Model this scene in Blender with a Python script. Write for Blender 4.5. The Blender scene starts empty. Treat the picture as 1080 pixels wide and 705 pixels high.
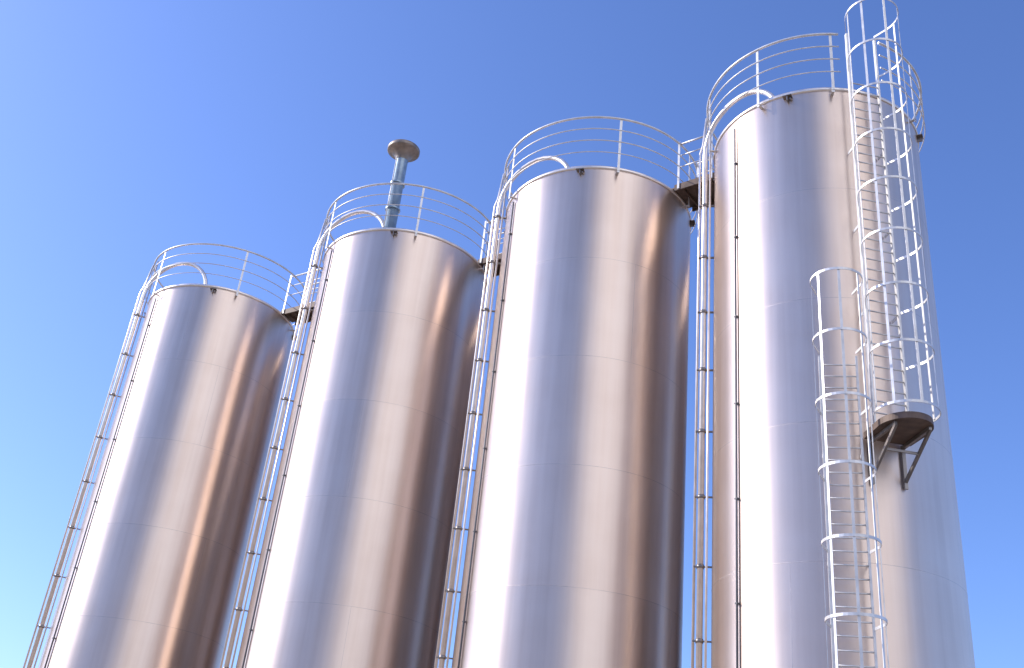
import bpy, bmesh, math, random
from mathutils import Vector, Matrix, Quaternion
random.seed(7)
scene = bpy.context.scene
rad = math.radians

# ------------------------------------------------------------ parameters
CAMH = 1.6
F = 1100.0
ROLLX, ROLLY = 0.1107, 0.9938
P = math.atan(F/2050.0)
H = CAMH + 12.3          # rim height
SILOS = [                # centre x,y, radius
    (-7.48, 24.00, 1.85),
    (-2.58, 20.62, 1.87),
    (1.50, 17.72, 1.88),
    (5.07, 14.83, 1.76),
]
SUN_AZ = -78.0          # clockwise from +Y
SUN_EL = 33.0

# ------------------------------------------------------------ materials
def new_mat(name):
    m = bpy.data.materials.new(name); m.use_nodes = True
    nt = m.node_tree; nt.nodes.clear()
    out = nt.nodes.new('ShaderNodeOutputMaterial')
    b = nt.nodes.new('ShaderNodeBsdfPrincipled')
    nt.links.new(b.outputs[0], out.inputs[0])
    return m, nt, b
def N(nt, t, **kw):
    n = nt.nodes.new(t)
    for k, v in kw.items(): setattr(n, k, v)
    return n
def math_node(nt, op, a, b=None, c=None):
    n = nt.nodes.new('ShaderNodeMath'); n.operation = op
    for i, v in enumerate((a, b, c)):
        if v is None: continue
        if isinstance(v, (int, float)): n.inputs[i].default_value = v
        else: nt.links.new(v, n.inputs[i])
    return n.outputs[0]
def ramp(nt, fac, stops):
    r = nt.nodes.new('ShaderNodeValToRGB')
    el = r.color_ramp.elements
    while len(el) < len(stops): el.new(0.5)
    for e, (p, c) in zip(el, stops):
        e.position = p; e.color = (*c, 1) if len(c) == 3 else c
    nt.links.new(fac, r.inputs[0]); return r.outputs[0]

def steel_shell_mat():
    m, nt, b = new_mat('brushed_stainless_sheet')
    tc = N(nt, 'ShaderNodeTexCoord'); sep = N(nt, 'ShaderNodeSeparateXYZ')
    oi = N(nt, 'ShaderNodeObjectInfo')
    nt.links.new(tc.outputs['Object'], sep.inputs[0])
    ang = math_node(nt, 'ARCTAN2', sep.outputs[1], sep.outputs[0])
    arc = math_node(nt, 'MULTIPLY', ang, 1.75)
    course = math_node(nt, 'FLOOR', math_node(nt, 'DIVIDE', math_node(nt, 'ADD', sep.outputs[2], 0.15), 2.0))
    wn = N(nt, 'ShaderNodeTexWhiteNoise', noise_dimensions='2D')
    cv = N(nt, 'ShaderNodeCombineXYZ')
    nt.links.new(course, cv.inputs[0]); nt.links.new(oi.outputs['Random'], cv.inputs[1])
    nt.links.new(cv.outputs[0], wn.inputs[0])
    c1 = N(nt, 'ShaderNodeCombineXYZ')
    nt.links.new(math_node(nt, 'MULTIPLY', arc, 0.7), c1.inputs[0])
    nt.links.new(math_node(nt, 'MULTIPLY', sep.outputs[2], 40.0), c1.inputs[1])
    n1 = N(nt, 'ShaderNodeTexNoise'); n1.inputs['Scale'].default_value = 1.0; n1.inputs['Detail'].default_value = 2
    nt.links.new(c1.outputs[0], n1.inputs['Vector'])
    c2 = N(nt, 'ShaderNodeCombineXYZ')
    nt.links.new(math_node(nt, 'MULTIPLY', arc, 7.0), c2.inputs[0])
    nt.links.new(math_node(nt, 'MULTIPLY', sep.outputs[2], 0.22), c2.inputs[1])
    nt.links.new(math_node(nt, 'MULTIPLY', oi.outputs['Random'], 40.0), c2.inputs[2])
    n2 = N(nt, 'ShaderNodeTexNoise'); n2.inputs['Scale'].default_value = 1.0; n2.inputs['Detail'].default_value = 4
    nt.links.new(c2.outputs[0], n2.inputs['Vector'])
    n3 = N(nt, 'ShaderNodeTexNoise'); n3.inputs['Scale'].default_value = 0.9; n3.inputs['Detail'].default_value = 3
    nt.links.new(tc.outputs['Object'], n3.inputs['Vector'])
    v = math_node(nt, 'ADD', math_node(nt, 'MULTIPLY', n2.outputs[0], 0.6), math_node(nt, 'MULTIPLY', n3.outputs[0], 0.4))
    col = ramp(nt, v, [(0.3, (0.68, 0.545, 0.46)), (0.55, (0.775, 0.645, 0.56)), (0.75, (0.82, 0.70, 0.615))])
    mix = N(nt, 'ShaderNodeMix', data_type='RGBA', blend_type='MULTIPLY'); mix.inputs[0].default_value = 1
    nt.links.new(col, mix.inputs[6])
    tone = math_node(nt, 'MULTIPLY_ADD', wn.outputs[0], 0.05, 0.95)
    nt.links.new(tone, mix.inputs[7])
    nt.links.new(mix.outputs[2], b.inputs['Base Color'])
    b.inputs['Metallic'].default_value = 0.91
    r = math_node(nt, 'MULTIPLY_ADD', n1.outputs[0], 0.06, 0.33)
    r = math_node(nt, 'MULTIPLY_ADD', wn.outputs[0], 0.04, r)
    r = math_node(nt, 'MULTIPLY_ADD', n2.outputs[0], 0.07, r)
    nt.links.new(r, b.inputs['Roughness'])
    # circumferential brushing: the highlight is drawn out vertically
    b.inputs['Anisotropic'].default_value = 0.8
    b.inputs['Anisotropic Rotation'].default_value = 0.25
    tan = N(nt, 'ShaderNodeTangent', direction_type='RADIAL', axis='Z')
    nt.links.new(tan.outputs[0], b.inputs['Tangent'])
    c4 = N(nt, 'ShaderNodeCombineXYZ')
    nt.links.new(math_node(nt, 'MULTIPLY', arc, 0.8), c4.inputs[0])
    nt.links.new(math_node(nt, 'MULTIPLY', sep.outputs[2], 0.3), c4.inputs[1])
    nt.links.new(math_node(nt, 'MULTIPLY', oi.outputs['Random'], 20.0), c4.inputs[2])
    n4 = N(nt, 'ShaderNodeTexNoise'); n4.inputs['Scale'].default_value = 1.0; n4.inputs['Detail'].default_value = 2
    nt.links.new(c4.outputs[0], n4.inputs['Vector'])
    bp = N(nt, 'ShaderNodeBump'); bp.inputs['Strength'].default_value = 0.38; bp.inputs['Distance'].default_value = 0.03
    nt.links.new(n4.outputs[0], bp.inputs['Height'])
    nt.links.new(bp.outputs[0], b.inputs['Normal'])
    return m

def simple(name, c, metal=0.0, rough=0.5, var=0.15, scale=6.0):
    m, nt, b = new_mat(name)
    tc = N(nt, 'ShaderNodeTexCoord'); n = N(nt, 'ShaderNodeTexNoise')
    n.inputs['Scale'].default_value = scale; n.inputs['Detail'].default_value = 3
    nt.links.new(tc.outputs['Object'], n.inputs['Vector'])
    lo = tuple(x*(1-var) for x in c); hi = tuple(min(1, x*(1+var)) for x in c)
    nt.links.new(ramp(nt, n.outputs[0], [(0.3, lo), (0.7, hi)]), b.inputs['Base Color'])
    b.inputs['Metallic'].default_value = metal
    nt.links.new(math_node(nt, 'MULTIPLY_ADD', n.outputs[0], 0.15, rough-0.07), b.inputs['Roughness'])
    return m
M_SHELL = steel_shell_mat()
M_WELD = simple('weld_bead_steel', (0.56, 0.47, 0.42), 0.9, 0.38)
M_GALV = simple('galvanized_rail', (0.62, 0.61, 0.60), 0.45, 0.42, 0.15)
M_PIPE = simple('stainless_pipe', (0.80, 0.73, 0.67), 0.7, 0.34, 0.08)
M_DARK = simple('dark_conduit', (0.12, 0.12, 0.13), 0.2, 0.5)
M_CLAMP = simple('clamp_steel', (0.26, 0.23, 0.21), 0.7, 0.4)
M_DECK = simple('weathered_deck_steel', (0.13, 0.09, 0.07), 0.3, 0.6, 0.35)
M_VENT = simple('painted_vent_pipe', (0.28, 0.36, 0.42), 0.5, 0.4)
M_CAP = simple('vent_cap_weathered', (0.27, 0.22, 0.18), 0.5, 0.5, 0.3)
M_CONC = simple('concrete', (0.36, 0.34, 0.31), 0, 0.85, 0.2, 1.5)
M_GROUND = simple('dusty_gravel_ground', (0.27, 0.21, 0.15), 0, 0.9, 0.35, 0.6)
M_DOOR = simple('door_paint', (0.30, 0.33, 0.35), 0, 0.5)

# ------------------------------------------------------------ geometry helpers
class Geo:
    def __init__(s): s.bm = bmesh.new()
    def tube(s, pts, r, seg=10, closed=False, caps=True):
        pts = [Vector(p) for p in pts]; n = len(pts)
        tang = []
        for i in range(n):
            if closed: t = pts[(i+1) % n]-pts[i-1]
            else: t = pts[min(i+1, n-1)]-pts[max(i-1, 0)]
            tang.append(t.normalized())
        up = Vector((0, 0, 1)) if abs(tang[0].z) < 0.9 else Vector((1, 0, 0))
        nrm = (up-tang[0]*up.dot(tang[0])).normalized()
        rings = []
        for i in range(n):
            nrm = (nrm-tang[i]*nrm.dot(tang[i])).normalized()
            bn = tang[i].cross(nrm)
            rings.append([s.bm.verts.new(pts[i]+(nrm*math.cos(a)+bn*math.sin(a))*r)
                          for a in [2*math.pi*k/seg for k in range(seg)]])
        for i in range(n if closed else n-1):
            A, B = rings[i], rings[(i+1) % n]
            for k in range(seg):
                f = s.bm.faces.new((A[k], A[(k+1) % seg], B[(k+1) % seg], B[k])); f.smooth = True
        if not closed and caps:
            s.bm.faces.new(rings[0][::-1]); s.bm.faces.new(rings[-1])
    def bar(s, pts, w_dir, w, t, closed=False):
        pts = [Vector(p) for p in pts]; n = len(pts); rings = []
        for i in range(n):
            if closed: tg = pts[(i+1) % n]-pts[i-1]
            else: tg = pts[min(i+1, n-1)]-pts[max(i-1, 0)]
            tg.normalize()
            wd = Vector(w_dir(i) if callable(w_dir) else w_dir)
            wd = (wd-tg*wd.dot(tg)).normalized(); th = tg.cross(wd)
            rings.append([s.bm.verts.new(pts[i]+wd*a*w/2+th*b*t/2) for a, b in ((1, 1), (-1, 1), (-1, -1), (1, -1))])
        for i in range(n if closed else n-1):
            A, B = rings[i], rings[(i+1) % n]
            for k in range(4): s.bm.faces.new((A[k], A[(k+1) % 4], B[(k+1) % 4], B[k]))
        if not closed:
            s.bm.faces.new(rings[0][::-1]); s.bm.faces.new(rings[-1])
    def lathe(s, prof, cx=0, cy=0, seg=160, smooth=True, arc=None):
        a0, a1 = arc if arc else (0, 2*math.pi)
        full = arc is None; cnt = seg if full else seg+1
        cols = []
        for k in range(cnt):
            a = a0+(a1-a0)*k/seg
            cols.append([s.bm.verts.new((cx+r*math.cos(a), cy+r*math.sin(a), z)) for r, z in prof])
        for k in range(seg):
            A, B = cols[k], cols[(k+1) % cnt]
            for i in range(len(prof)-1):
                f = s.bm.faces.new((A[i], B[i], B[i+1], A[i+1])); f.smooth = smooth
    def box(s, c, ax, ay, az, sx, sy, sz):
        c = Vector(c); v = []
        for k in (-1, 1):
            for i, j in ((-1, -1), (1, -1), (1, 1), (-1, 1)):
                v.append(s.bm.verts.new(c+Vector(ax)*i*sx/2+Vector(ay)*j*sy/2+Vector(az)*k*sz/2))
        for f in ((3, 2, 1, 0), (4, 5, 6, 7), (0, 1, 5, 4), (1, 2, 6, 5), (2, 3, 7, 6), (3, 0, 4, 7)):
            s.bm.faces.new([v[i] for i in f])
    def obj(s, name, mat, parent=None, loc=(0, 0, 0), fix=True):
        if fix: bmesh.ops.recalc_face_normals(s.bm, faces=s.bm.faces[:])
        me = bpy.data.meshes.new(name); s.bm.to_mesh(me); s.bm.free()
        me.materials.append(mat)
        o = bpy.data.objects.new(name, me); scene.collection.objects.link(o)
        o.location = loc
        if parent: o.parent = parent
        return o
def empty(name, loc=(0, 0, 0)):
    e = bpy.data.objects.new(name, None); scene.collection.objects.link(e)
    e.location = loc; e.empty_display_size = 0.5; return e

def camang(cx, cy):
    return math.atan2(-cy, -cx)
def dirv(a): return Vector((math.cos(a), math.sin(a), 0))
Z = Vector((0, 0, 1))

# ------------------------------------------------------------ silos
POSTS = [[5, -62, 66, 125, -125, 180], [-65, 2, 57, 70, 120, -125, 180],
         [-62, 9, 60, 120, -125, 180], [-72, -27, 11, 62, 110, 160, -120]]
CABLE = [-62, -62, -62, -46]
GAPS = [None, None, None, (15, 37)]
def silo_body(e, r, H=H, base=0.0):
    g = Geo(); prof = [(r, 0.25)]
    z = 0.25
    while z < H-0.4: z = min(z+0.5, H); prof.append((r, z))
    if prof[-1][1] < H: prof.append((r, H))
    g.lathe(prof, seg=192); g.obj('shell', M_SHELL, e)
    g = Geo(); g.lathe([(r+0.002, H-0.06), (r+0.022, H-0.055), (r+0.022, H+0.0), (r+0.01, H+0.012), (r-0.06, H+0.012)], seg=160)
    g.obj('rim_flange', M_PIPE, e)
    g = Geo(); g.lathe([(r-0.04, H+0.0), (r*0.6, H+0.22), (0.3, H+0.42), (0.3, H+0.6), (0.001, H+0.62)], seg=96)
    g.obj('roof', M_SHELL, e)
    g = Geo(); k = 1; courses = []
    while k*2.0 < H-0.3:
        zz = k*2.0-0.15
        g.lathe([(r-0.002, zz-0.008), (r+0.0025, zz), (r-0.002, zz+0.008)], seg=192)
        courses.append(zz); k += 1
    for j, zz in enumerate(courses):
        a = base+rad(random.uniform(-90, 90))
        d = dirv(a); top = min(zz+1.99, H-0.1)
        g.bar([d*(r)+Z*(zz+0.01), d*(r)+Z*top], lambda q, d=d: Z.cross(d), 0.006, 0.003)
    g.obj('weld_seams', M_WELD, e)
    g = Geo(); g.lathe([(r+0.35, 0.0), (r+0.35, 0.22), (r+0.3, 0.26), (0.0001, 0.26)], seg=64, smooth=False)
    g.obj('plinth', M_CONC, e)
    g = Geo(); g.lathe([(r+0.002, 0.262), (r+0.06, 0.262), (r+0.06, 0.36), (r+0.002, 0.36)], seg=96, smooth=False)
    g.obj('base_ring', M_WELD, e)

for i, (cx, cy, r) in enumerate(SILOS):
    base = camang(cx, cy)
    A = lambda deg, b=base: b+rad(deg)
    e = empty('reflection_helper_silo', (cx, cy, 0))
    silo_body(e, r, H, base)
    g = Geo()
    for a_ in (-12, 78, 168, -102):
        d = dirv(A(a_)); t = Z.cross(d)
        g.box(d*(r+0.05)+Z*(H-0.12), t, d, Z, 0.15, 0.1, 0.012)
        g.box(d*(r+0.045)+Z*(H-0.17), t, d, Z, 0.02, 0.09, 0.1)
        g.tube([d*(r+0.0)+Z*(H-0.17)+t*0.045, d*(r+0.06)+Z*(H-0.17)+t*0.045], 0.018, 8)
    g.obj('lifting_lugs', M_CLAMP, e)
    g = Geo(); rr = r+0.14
    gap = GAPS[i]
    def ring(rad_, zz, closed=True):
        if gap is None:
            return [dirv(A(2+q*3.75))*rad_+Z*zz for q in range(96)], True
        a0, a1 = gap[1], gap[0]+360
        n = 90
        return [dirv(A(a0+(a1-a0)*q/n))*rad_+Z*zz for q in range(n+1)], False
    pts, cl = ring(rr, H+1.08); g.tube(pts, 0.023, 8, closed=cl)
    for hz in (0.80, 0.52, 0.24):
        pts, cl = ring(rr, H+hz); g.tube(pts, 0.012 if hz > 0.3 else 0.01, 6, closed=cl)
    for a_ in POSTS[i]:
        d = dirv(A(a_)); t = Z.cross(d)
        g.bar([d*(rr-0.008)+Z*(H-0.2), d*(rr-0.008)+Z*(H+1.08)], t, 0.045, 0.014)
        g.box(d*(r+0.07)+Z*(H-0.15), t, d, Z, 0.05, 0.15, 0.012)
    g.obj('guardrail', M_GALV, e)
    # fill pipe : riser outside the shell, then an arch over the rim down into the roof
    fa = A(-84); d = dirv(fa)
    g = Geo(); pr = r+0.17
    tgt = dirv(A(-28))*(r*0.68)
    hd = (tgt-d*pr); Lh = hd.length; hd.normalize()
    pts = [d*pr+Z*0.6, d*pr+Z*(H-0.5), d*pr+Z*(H+0.05)]
    for q in range(1, 17):
        a = q/16*math.pi
        pts.append(d*pr+Z*(H+0.05+0.9*math.sin(a)+0.1*q/16)+hd*(Lh/2*(1-math.cos(a))))
    pts.append(pts[-1]-Z*0.2)
    g.tube(pts, 0.048, 14)
    d2 = dirv(A(-81))
    g.tube([d2*(r+0.08)+Z*0.4, d2*(r+0.08)+Z*(H+1.08)], 0.018, 8)
    d3 = dirv(A(-88))
    g.tube([d3*(r+0.27)+Z*0.4, d3*(r+0.27)+Z*(H+0.2), d3*(r+0.22)+Z*(H+0.4), d3*(r+0.16)+Z*(H+1.05)], 0.022, 8)
    g.obj('fill_pipe', M_PIPE, e)
    g = Geo()
    zz = 1.3+0.17*i
    while zz < H:
        g.tube([d*pr+Z*(zz-0.03), d*pr+Z*(zz+0.03)], 0.058, 12)
        g.bar([d*(r)+Z*zz, d*(pr+0.1)+Z*zz], Z.cross(d), 0.04, 0.02)
        g.tube([d*(pr-0.02)+Z.cross(d)*(-0.05)+Z*zz, d*(pr-0.02)+Z.cross(d)*(0.07)+Z*zz], 0.015, 6)
        zz += 1.1
    g.obj('pipe_clamps', M_CLAMP, e)
    g = Geo(); d = dirv(A(CABLE[i]))
    g.tube([d*(r+0.03)+Z*0.4, d*(r+0.03)+Z*(H-0.25)], 0.017, 8)
    zz = 0.9
    while zz < H-0.3:
        g.box(d*(r+0.025)+Z*zz, Z.cross(d), d, Z, 0.05, 0.05, 0.02); zz += 1.5
    g.obj('cable_conduit', M_DARK, e)
    g = Geo(); a0 = A(5)
    g.lathe([(r-0.01, 0.4), (r+0.05, 0.4), (r+0.05, 2.3), (r-0.01, 2.3)], seg=16, smooth=False, arc=(a0-0.24, a0+0.24))
    g.obj('access_door', M_DOOR, e)

# invented rear row, hidden from camera, added so front silos reflect brown bands
for i, (cx, cy, r) in enumerate(SILOS):
    o = Vector((cx, cy, 0)).normalized()
    p = Vector((cx, cy, 0))+o*4.4
    e = empty('reflection_helper_silo', (p.x, p.y, 0))
    silo_body(e, 1.75, H-0.4)

# ------------------------------------------------------------ roof vent on second silo
cx, cy, r = SILOS[1]
b = camang(cx, cy)
vp = Vector((cx, cy, 0))+dirv(b+rad(-25))*(r-0.62)
ve = empty('roof_vent_stack', (vp.x, vp.y, 0))
g = Geo(); g.lathe([(0.20, H+0.1), (0.20, H+0.35), (0.14, H+0.36), (0.14, H+2.4)], seg=32)
for zz in (H+0.9, H+1.6): g.lathe([(0.14, zz), (0.17, zz+.004), (0.17, zz+0.04), (0.14, zz+0.045)], seg=32, smooth=False)
g.obj('stack_pipe', M_VENT, ve)
g = Geo(); g.lathe([(0.145, H+2.3), (0.17, H+2.40), (0.27, H+2.52), (0.36, H+2.54), (0.375, H+2.56), (0.375, H+2.63), (0.36, H+2.65), (0.0001, H+2.76)], seg=40)
g.obj('mushroom_cap', M_CAP, ve)
g = Geo(); d = dirv(b+rad(-40))
g.tube([d*0.19+Z*(H+0.2), d*0.19+Z*(H+2.3)], 0.014, 8)
g.obj('earth_rod', M_GALV, ve)

# ------------------------------------------------------------ walkway bridges
for a, c, wd, off in ((0, 1, 0.5, 0.55), (1, 2, 0.5, 0.55), (2, 3, 0.7, 0.1)):
    A0 = Vector((SILOS[a][0], SILOS[a][1], 0)); B0 = Vector((SILOS[c][0], SILOS[c][1], 0))
    d = (B0-A0).normalized(); t = Z.cross(d)
    e1 = math.sqrt(SILOS[a][2]**2-off**2)-0.02; e2 = math.sqrt(SILOS[c][2]**2-off**2)-0.02
    s = A0+d*e1+t*off; f = B0-d*e2+t*off
    L = (f-s).length; mid = (s+f)/2
    we = empty('walkway_bridge', (mid.x, mid.y, 0))
    g = Geo()
    g.box(Z*(H+0.05), d, t, Z, L+0.1, wd, 0.03)
    Lu = L-0.12
    for sg in (-1, 1):
        g.box(t*sg*(wd/2+0.02)+Z*(H+0.02), d, t, Z, Lu, 0.04, 0.14)
    n = max(2, int(Lu/0.25))
    for q in range(n):
        g.box(d*(-Lu/2+Lu*(q+0.5)/n)+Z*(H+0.005), d, t, Z, 0.035, wd-0.04, 0.05)
    g.obj('deck', M_DECK, we)
    g = Geo()
    for sg in (-1, 1):
        for hz, rr in ((1.08, 0.02), (0.8, 0.012), (0.52, 0.012)):
            g.tube([t*sg*wd/2+d*(-L/2+0.15)+Z*(H+hz), t*sg*wd/2+d*(L/2-0.15)+Z*(H+hz)], rr, 8)
        for q in (-0.5, 0.5):
            g.bar([t*sg*(wd/2+0.05)+d*(L-0.3)*q+Z*(H-0.03), t*sg*(wd/2+0.05)+d*(L-0.3)*q+Z*(H+1.1)], d, 0.045, 0.014)
    g.obj('bridge_rails', M_GALV, we)

# ------------------------------------------------------------ caged ladders on the right silo
cx, cy, r = SILOS[3]; b = camang(cx, cy)
def caged_ladder(theta, z0, z1, cage0, cage1, hoop_step, cr=0.38, name='caged_ladder'):
    a = b+rad(theta); d = dirv(a); t = Z.cross(d)
    le = empty(name, (cx, cy, 0))
    off = r+0.20; w = 0.25
    g = Geo()
    for sg in (-1, 1):
        g.bar([d*off+t*sg*w+Z*z0, d*off+t*sg*w+Z*z1], d, 0.06, 0.028)
    zz = z0+0.1
    while zz < z1:
        if not (zz > H+0.05):
            g.tube([d*off-t*w+Z*zz, d*off+t*w+Z*zz], 0.012, 6)
        zz += 0.18
    zz = z0+0.4
    while zz < min(z1, H):
        for sg in (-1, 1):
            g.bar([d*(r)+t*sg*w+Z*zz, d*(off)+t*sg*w+Z*zz], Z, 0.05, 0.01)
        zz += 1.5
    g.obj('ladder', M_GALV, le)
    g = Geo()
    cc = off+cr
    def hoop(zz, g=g, wid=0.038):
        pts = [d*off+t*w+Z*zz]
        for q in range(0, 25):
            an = rad(118-236*q/24)
            pts.append(d*(cc+cr*math.cos(an))+t*(cr*math.sin(an))+Z*zz)
        pts.append(d*off-t*w+Z*zz)
        g.bar(pts, Z, wid, 0.008)
    n = round((cage1-cage0)/hoop_step); st = (cage1-cage0)/n
    for q in range(n+1): hoop(cage0+q*st)
    for an in (-95, -50, 0, 50, 95):
        q = rad(an); dd = (d*math.cos(q)+t*math.sin(q))
        p = d*cc+dd*(cr-0.012)
        g.bar([p+Z*cage0, p+Z*cage1], Z.cross(dd), 0.036, 0.008)
    g.obj('safety_cage', M_GALV, le)
    return d, t, le
ZP = CAMH+6.05
d, t, le = caged_ladder(25.5, ZP-0.02, H+1.02, ZP+0.1, H+1.08, 0.95, 0.42)
d1, t1, le1 = caged_ladder(5.5, 2.4, ZP+1.1, 3.0, CAMH+8.18, 0.95, 0.36)

pe = empty('ladder_platform', (cx, cy, 0))
g = Geo()
n = 28; cc = r+0.52; hw = 0.36
outline = [d*(r+0.05)+t*(-hw+0.02)]
for q in range(n+1):
    an = rad(-95+190*q/n); outline.append(d*(cc+(hw+0.04)*math.cos(an))+t*(hw*math.sin(an)))
outline.append(d*(r+0.05)+t*(hw-0.02))
vt = [g.bm.verts.new(p+Z*ZP) for p in outline]; vb = [g.bm.verts.new(p+Z*(ZP-0.09)) for p in outline]
g.bm.faces.new(vt); g.bm.faces.new(vb[::-1])
for k in range(len(vt)): g.bm.faces.new((vt[k], vb[k], vb[(k+1) % len(vt)], vt[(k+1) % len(vt)]))
g.obj('platform_deck', M_DECK, pe)
g = Geo()
for sg in (-1, 1):
    p0 = d*(r+0.02)+t*sg*0.24; p1 = d*(r+0.75)+t*sg*0.24
    g.bar([p0+Z*(ZP-0.12), p1+Z*(ZP-0.12)], Z, 0.05, 0.04)
    g.bar([p0+Z*(ZP-0.62), p1+Z*(ZP-0.14)], Z, 0.045, 0.035)
    g.bar([p0+Z*(ZP-0.72), p0+Z*(ZP-0.09)], t, 0.05, 0.03)
g.bar([d*(r+0.42)-t*0.24+Z*(ZP-0.36), d*(r+0.42)+t*0.24+Z*(ZP-0.36)], Z, 0.035, 0.02)
g.obj('platform_brackets', M_CLAMP, pe)

# ------------------------------------------------------------ ground
g = Geo(); S = 1500
n = 30
vs = [[g.bm.verts.new((-S+2*S*i/n, -S+2*S*j/n, 0)) for j in range(n+1)] for i in range(n+1)]
for i in range(n):
    for j in range(n): g.bm.faces.new((vs[i][j], vs[i+1][j], vs[i+1][j+1], vs[i][j+1]))
g.obj('ground', M_GROUND)
g = Geo()
dr = (Vector((SILOS[3][0], SILOS[3][1], 0))-Vector((SILOS[0][0], SILOS[0][1], 0))).normalized()
g.box(Vector((-0.6, 21.3, 0.06)), dr, Z.cross(dr), Z, 25, 12, 0.12)
g.obj('concrete_pad', M_CONC)

# ------------------------------------------------------------ world + sun
w = bpy.data.worlds.new('World'); scene.world = w; w.use_nodes = True
nt = w.node_tree; nt.nodes.clear()
out = nt.nodes.new('ShaderNodeOutputWorld'); bg = nt.nodes.new('ShaderNodeBackground')
sky = nt.nodes.new('ShaderNodeTexSky'); sky.sky_type = 'NISHITA'; sky.sun_disc = False
sky.sun_elevation = rad(SUN_EL); sky.sun_rotation = rad(SUN_AZ % 360)
sky.air_density = 1.0; sky.dust_density = 1.0; sky.ozone_density = 3.5
wb = nt.nodes.new('ShaderNodeMix'); wb.data_type = 'RGBA'; wb.blend_type = 'MULTIPLY'; wb.inputs[0].default_value = 1
wb.inputs[7].default_value = (1.12, 1.27, 1.8, 1)
nt.links.new(sky.outputs[0], wb.inputs[6])
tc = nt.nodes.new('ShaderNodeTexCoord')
cd = Vector((math.sin(rad(20)), -math.cos(rad(20)), math.tan(rad(36)))).normalized()  # added bright cloud patch behind the camera, mirrored as a pale steel band
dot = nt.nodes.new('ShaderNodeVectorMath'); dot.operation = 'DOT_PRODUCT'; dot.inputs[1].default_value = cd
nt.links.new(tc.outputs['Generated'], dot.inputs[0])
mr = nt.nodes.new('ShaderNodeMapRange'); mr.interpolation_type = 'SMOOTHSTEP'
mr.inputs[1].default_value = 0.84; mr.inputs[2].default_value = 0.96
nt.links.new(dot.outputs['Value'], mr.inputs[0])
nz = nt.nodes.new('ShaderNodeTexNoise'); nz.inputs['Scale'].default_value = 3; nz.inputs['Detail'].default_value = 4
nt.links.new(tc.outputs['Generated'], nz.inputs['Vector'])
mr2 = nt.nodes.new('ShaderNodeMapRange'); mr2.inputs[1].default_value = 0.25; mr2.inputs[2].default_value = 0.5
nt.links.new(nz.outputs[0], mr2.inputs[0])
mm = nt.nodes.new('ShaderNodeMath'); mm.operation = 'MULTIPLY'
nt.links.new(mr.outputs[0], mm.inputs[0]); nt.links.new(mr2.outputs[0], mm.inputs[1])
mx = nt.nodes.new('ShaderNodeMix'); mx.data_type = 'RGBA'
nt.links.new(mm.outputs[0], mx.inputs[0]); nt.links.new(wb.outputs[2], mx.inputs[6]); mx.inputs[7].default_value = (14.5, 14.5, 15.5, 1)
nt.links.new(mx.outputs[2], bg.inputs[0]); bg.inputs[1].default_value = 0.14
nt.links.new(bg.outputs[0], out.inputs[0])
L = bpy.data.lights.new('sun', 'SUN'); L.energy = 4.5; L.angle = rad(0.5); L.color = (1, 0.93, 0.85)
lo = bpy.data.objects.new('sun', L); scene.collection.objects.link(lo)
sd = Vector((math.sin(rad(SUN_AZ))*math.cos(rad(SUN_EL)), math.cos(rad(SUN_AZ))*math.cos(rad(SUN_EL)), math.sin(rad(SUN_EL))))
lo.rotation_euler = sd.to_track_quat('Z', 'Y').to_euler(); lo.location = sd*60

# ------------------------------------------------------------ camera
cam = bpy.data.cameras.new('camera'); co = bpy.data.objects.new('camera', cam); scene.collection.objects.link(co)
cam.sensor_width = 36; cam.lens = F/1080*36; cam.clip_end = 5000; cam.clip_start = 0.1
fw = Vector((0, math.cos(P), math.sin(P))); upp = Vector((0, -math.sin(P), math.cos(P))); xr = Vector((1, 0, 0))
ix = xr*ROLLY+upp*ROLLX; iy = -xr*ROLLX+upp*ROLLY
mw = Matrix((( ix.x, iy.x, -fw.x, 0), (ix.y, iy.y, -fw.y, 0), (ix.z, iy.z, -fw.z, CAMH), (0, 0, 0, 1)))
co.matrix_world = mw
scene.camera = co
scene.view_settings.view_transform = 'Standard'; scene.view_settings.look = 'None'; scene.view_settings.exposure = 0
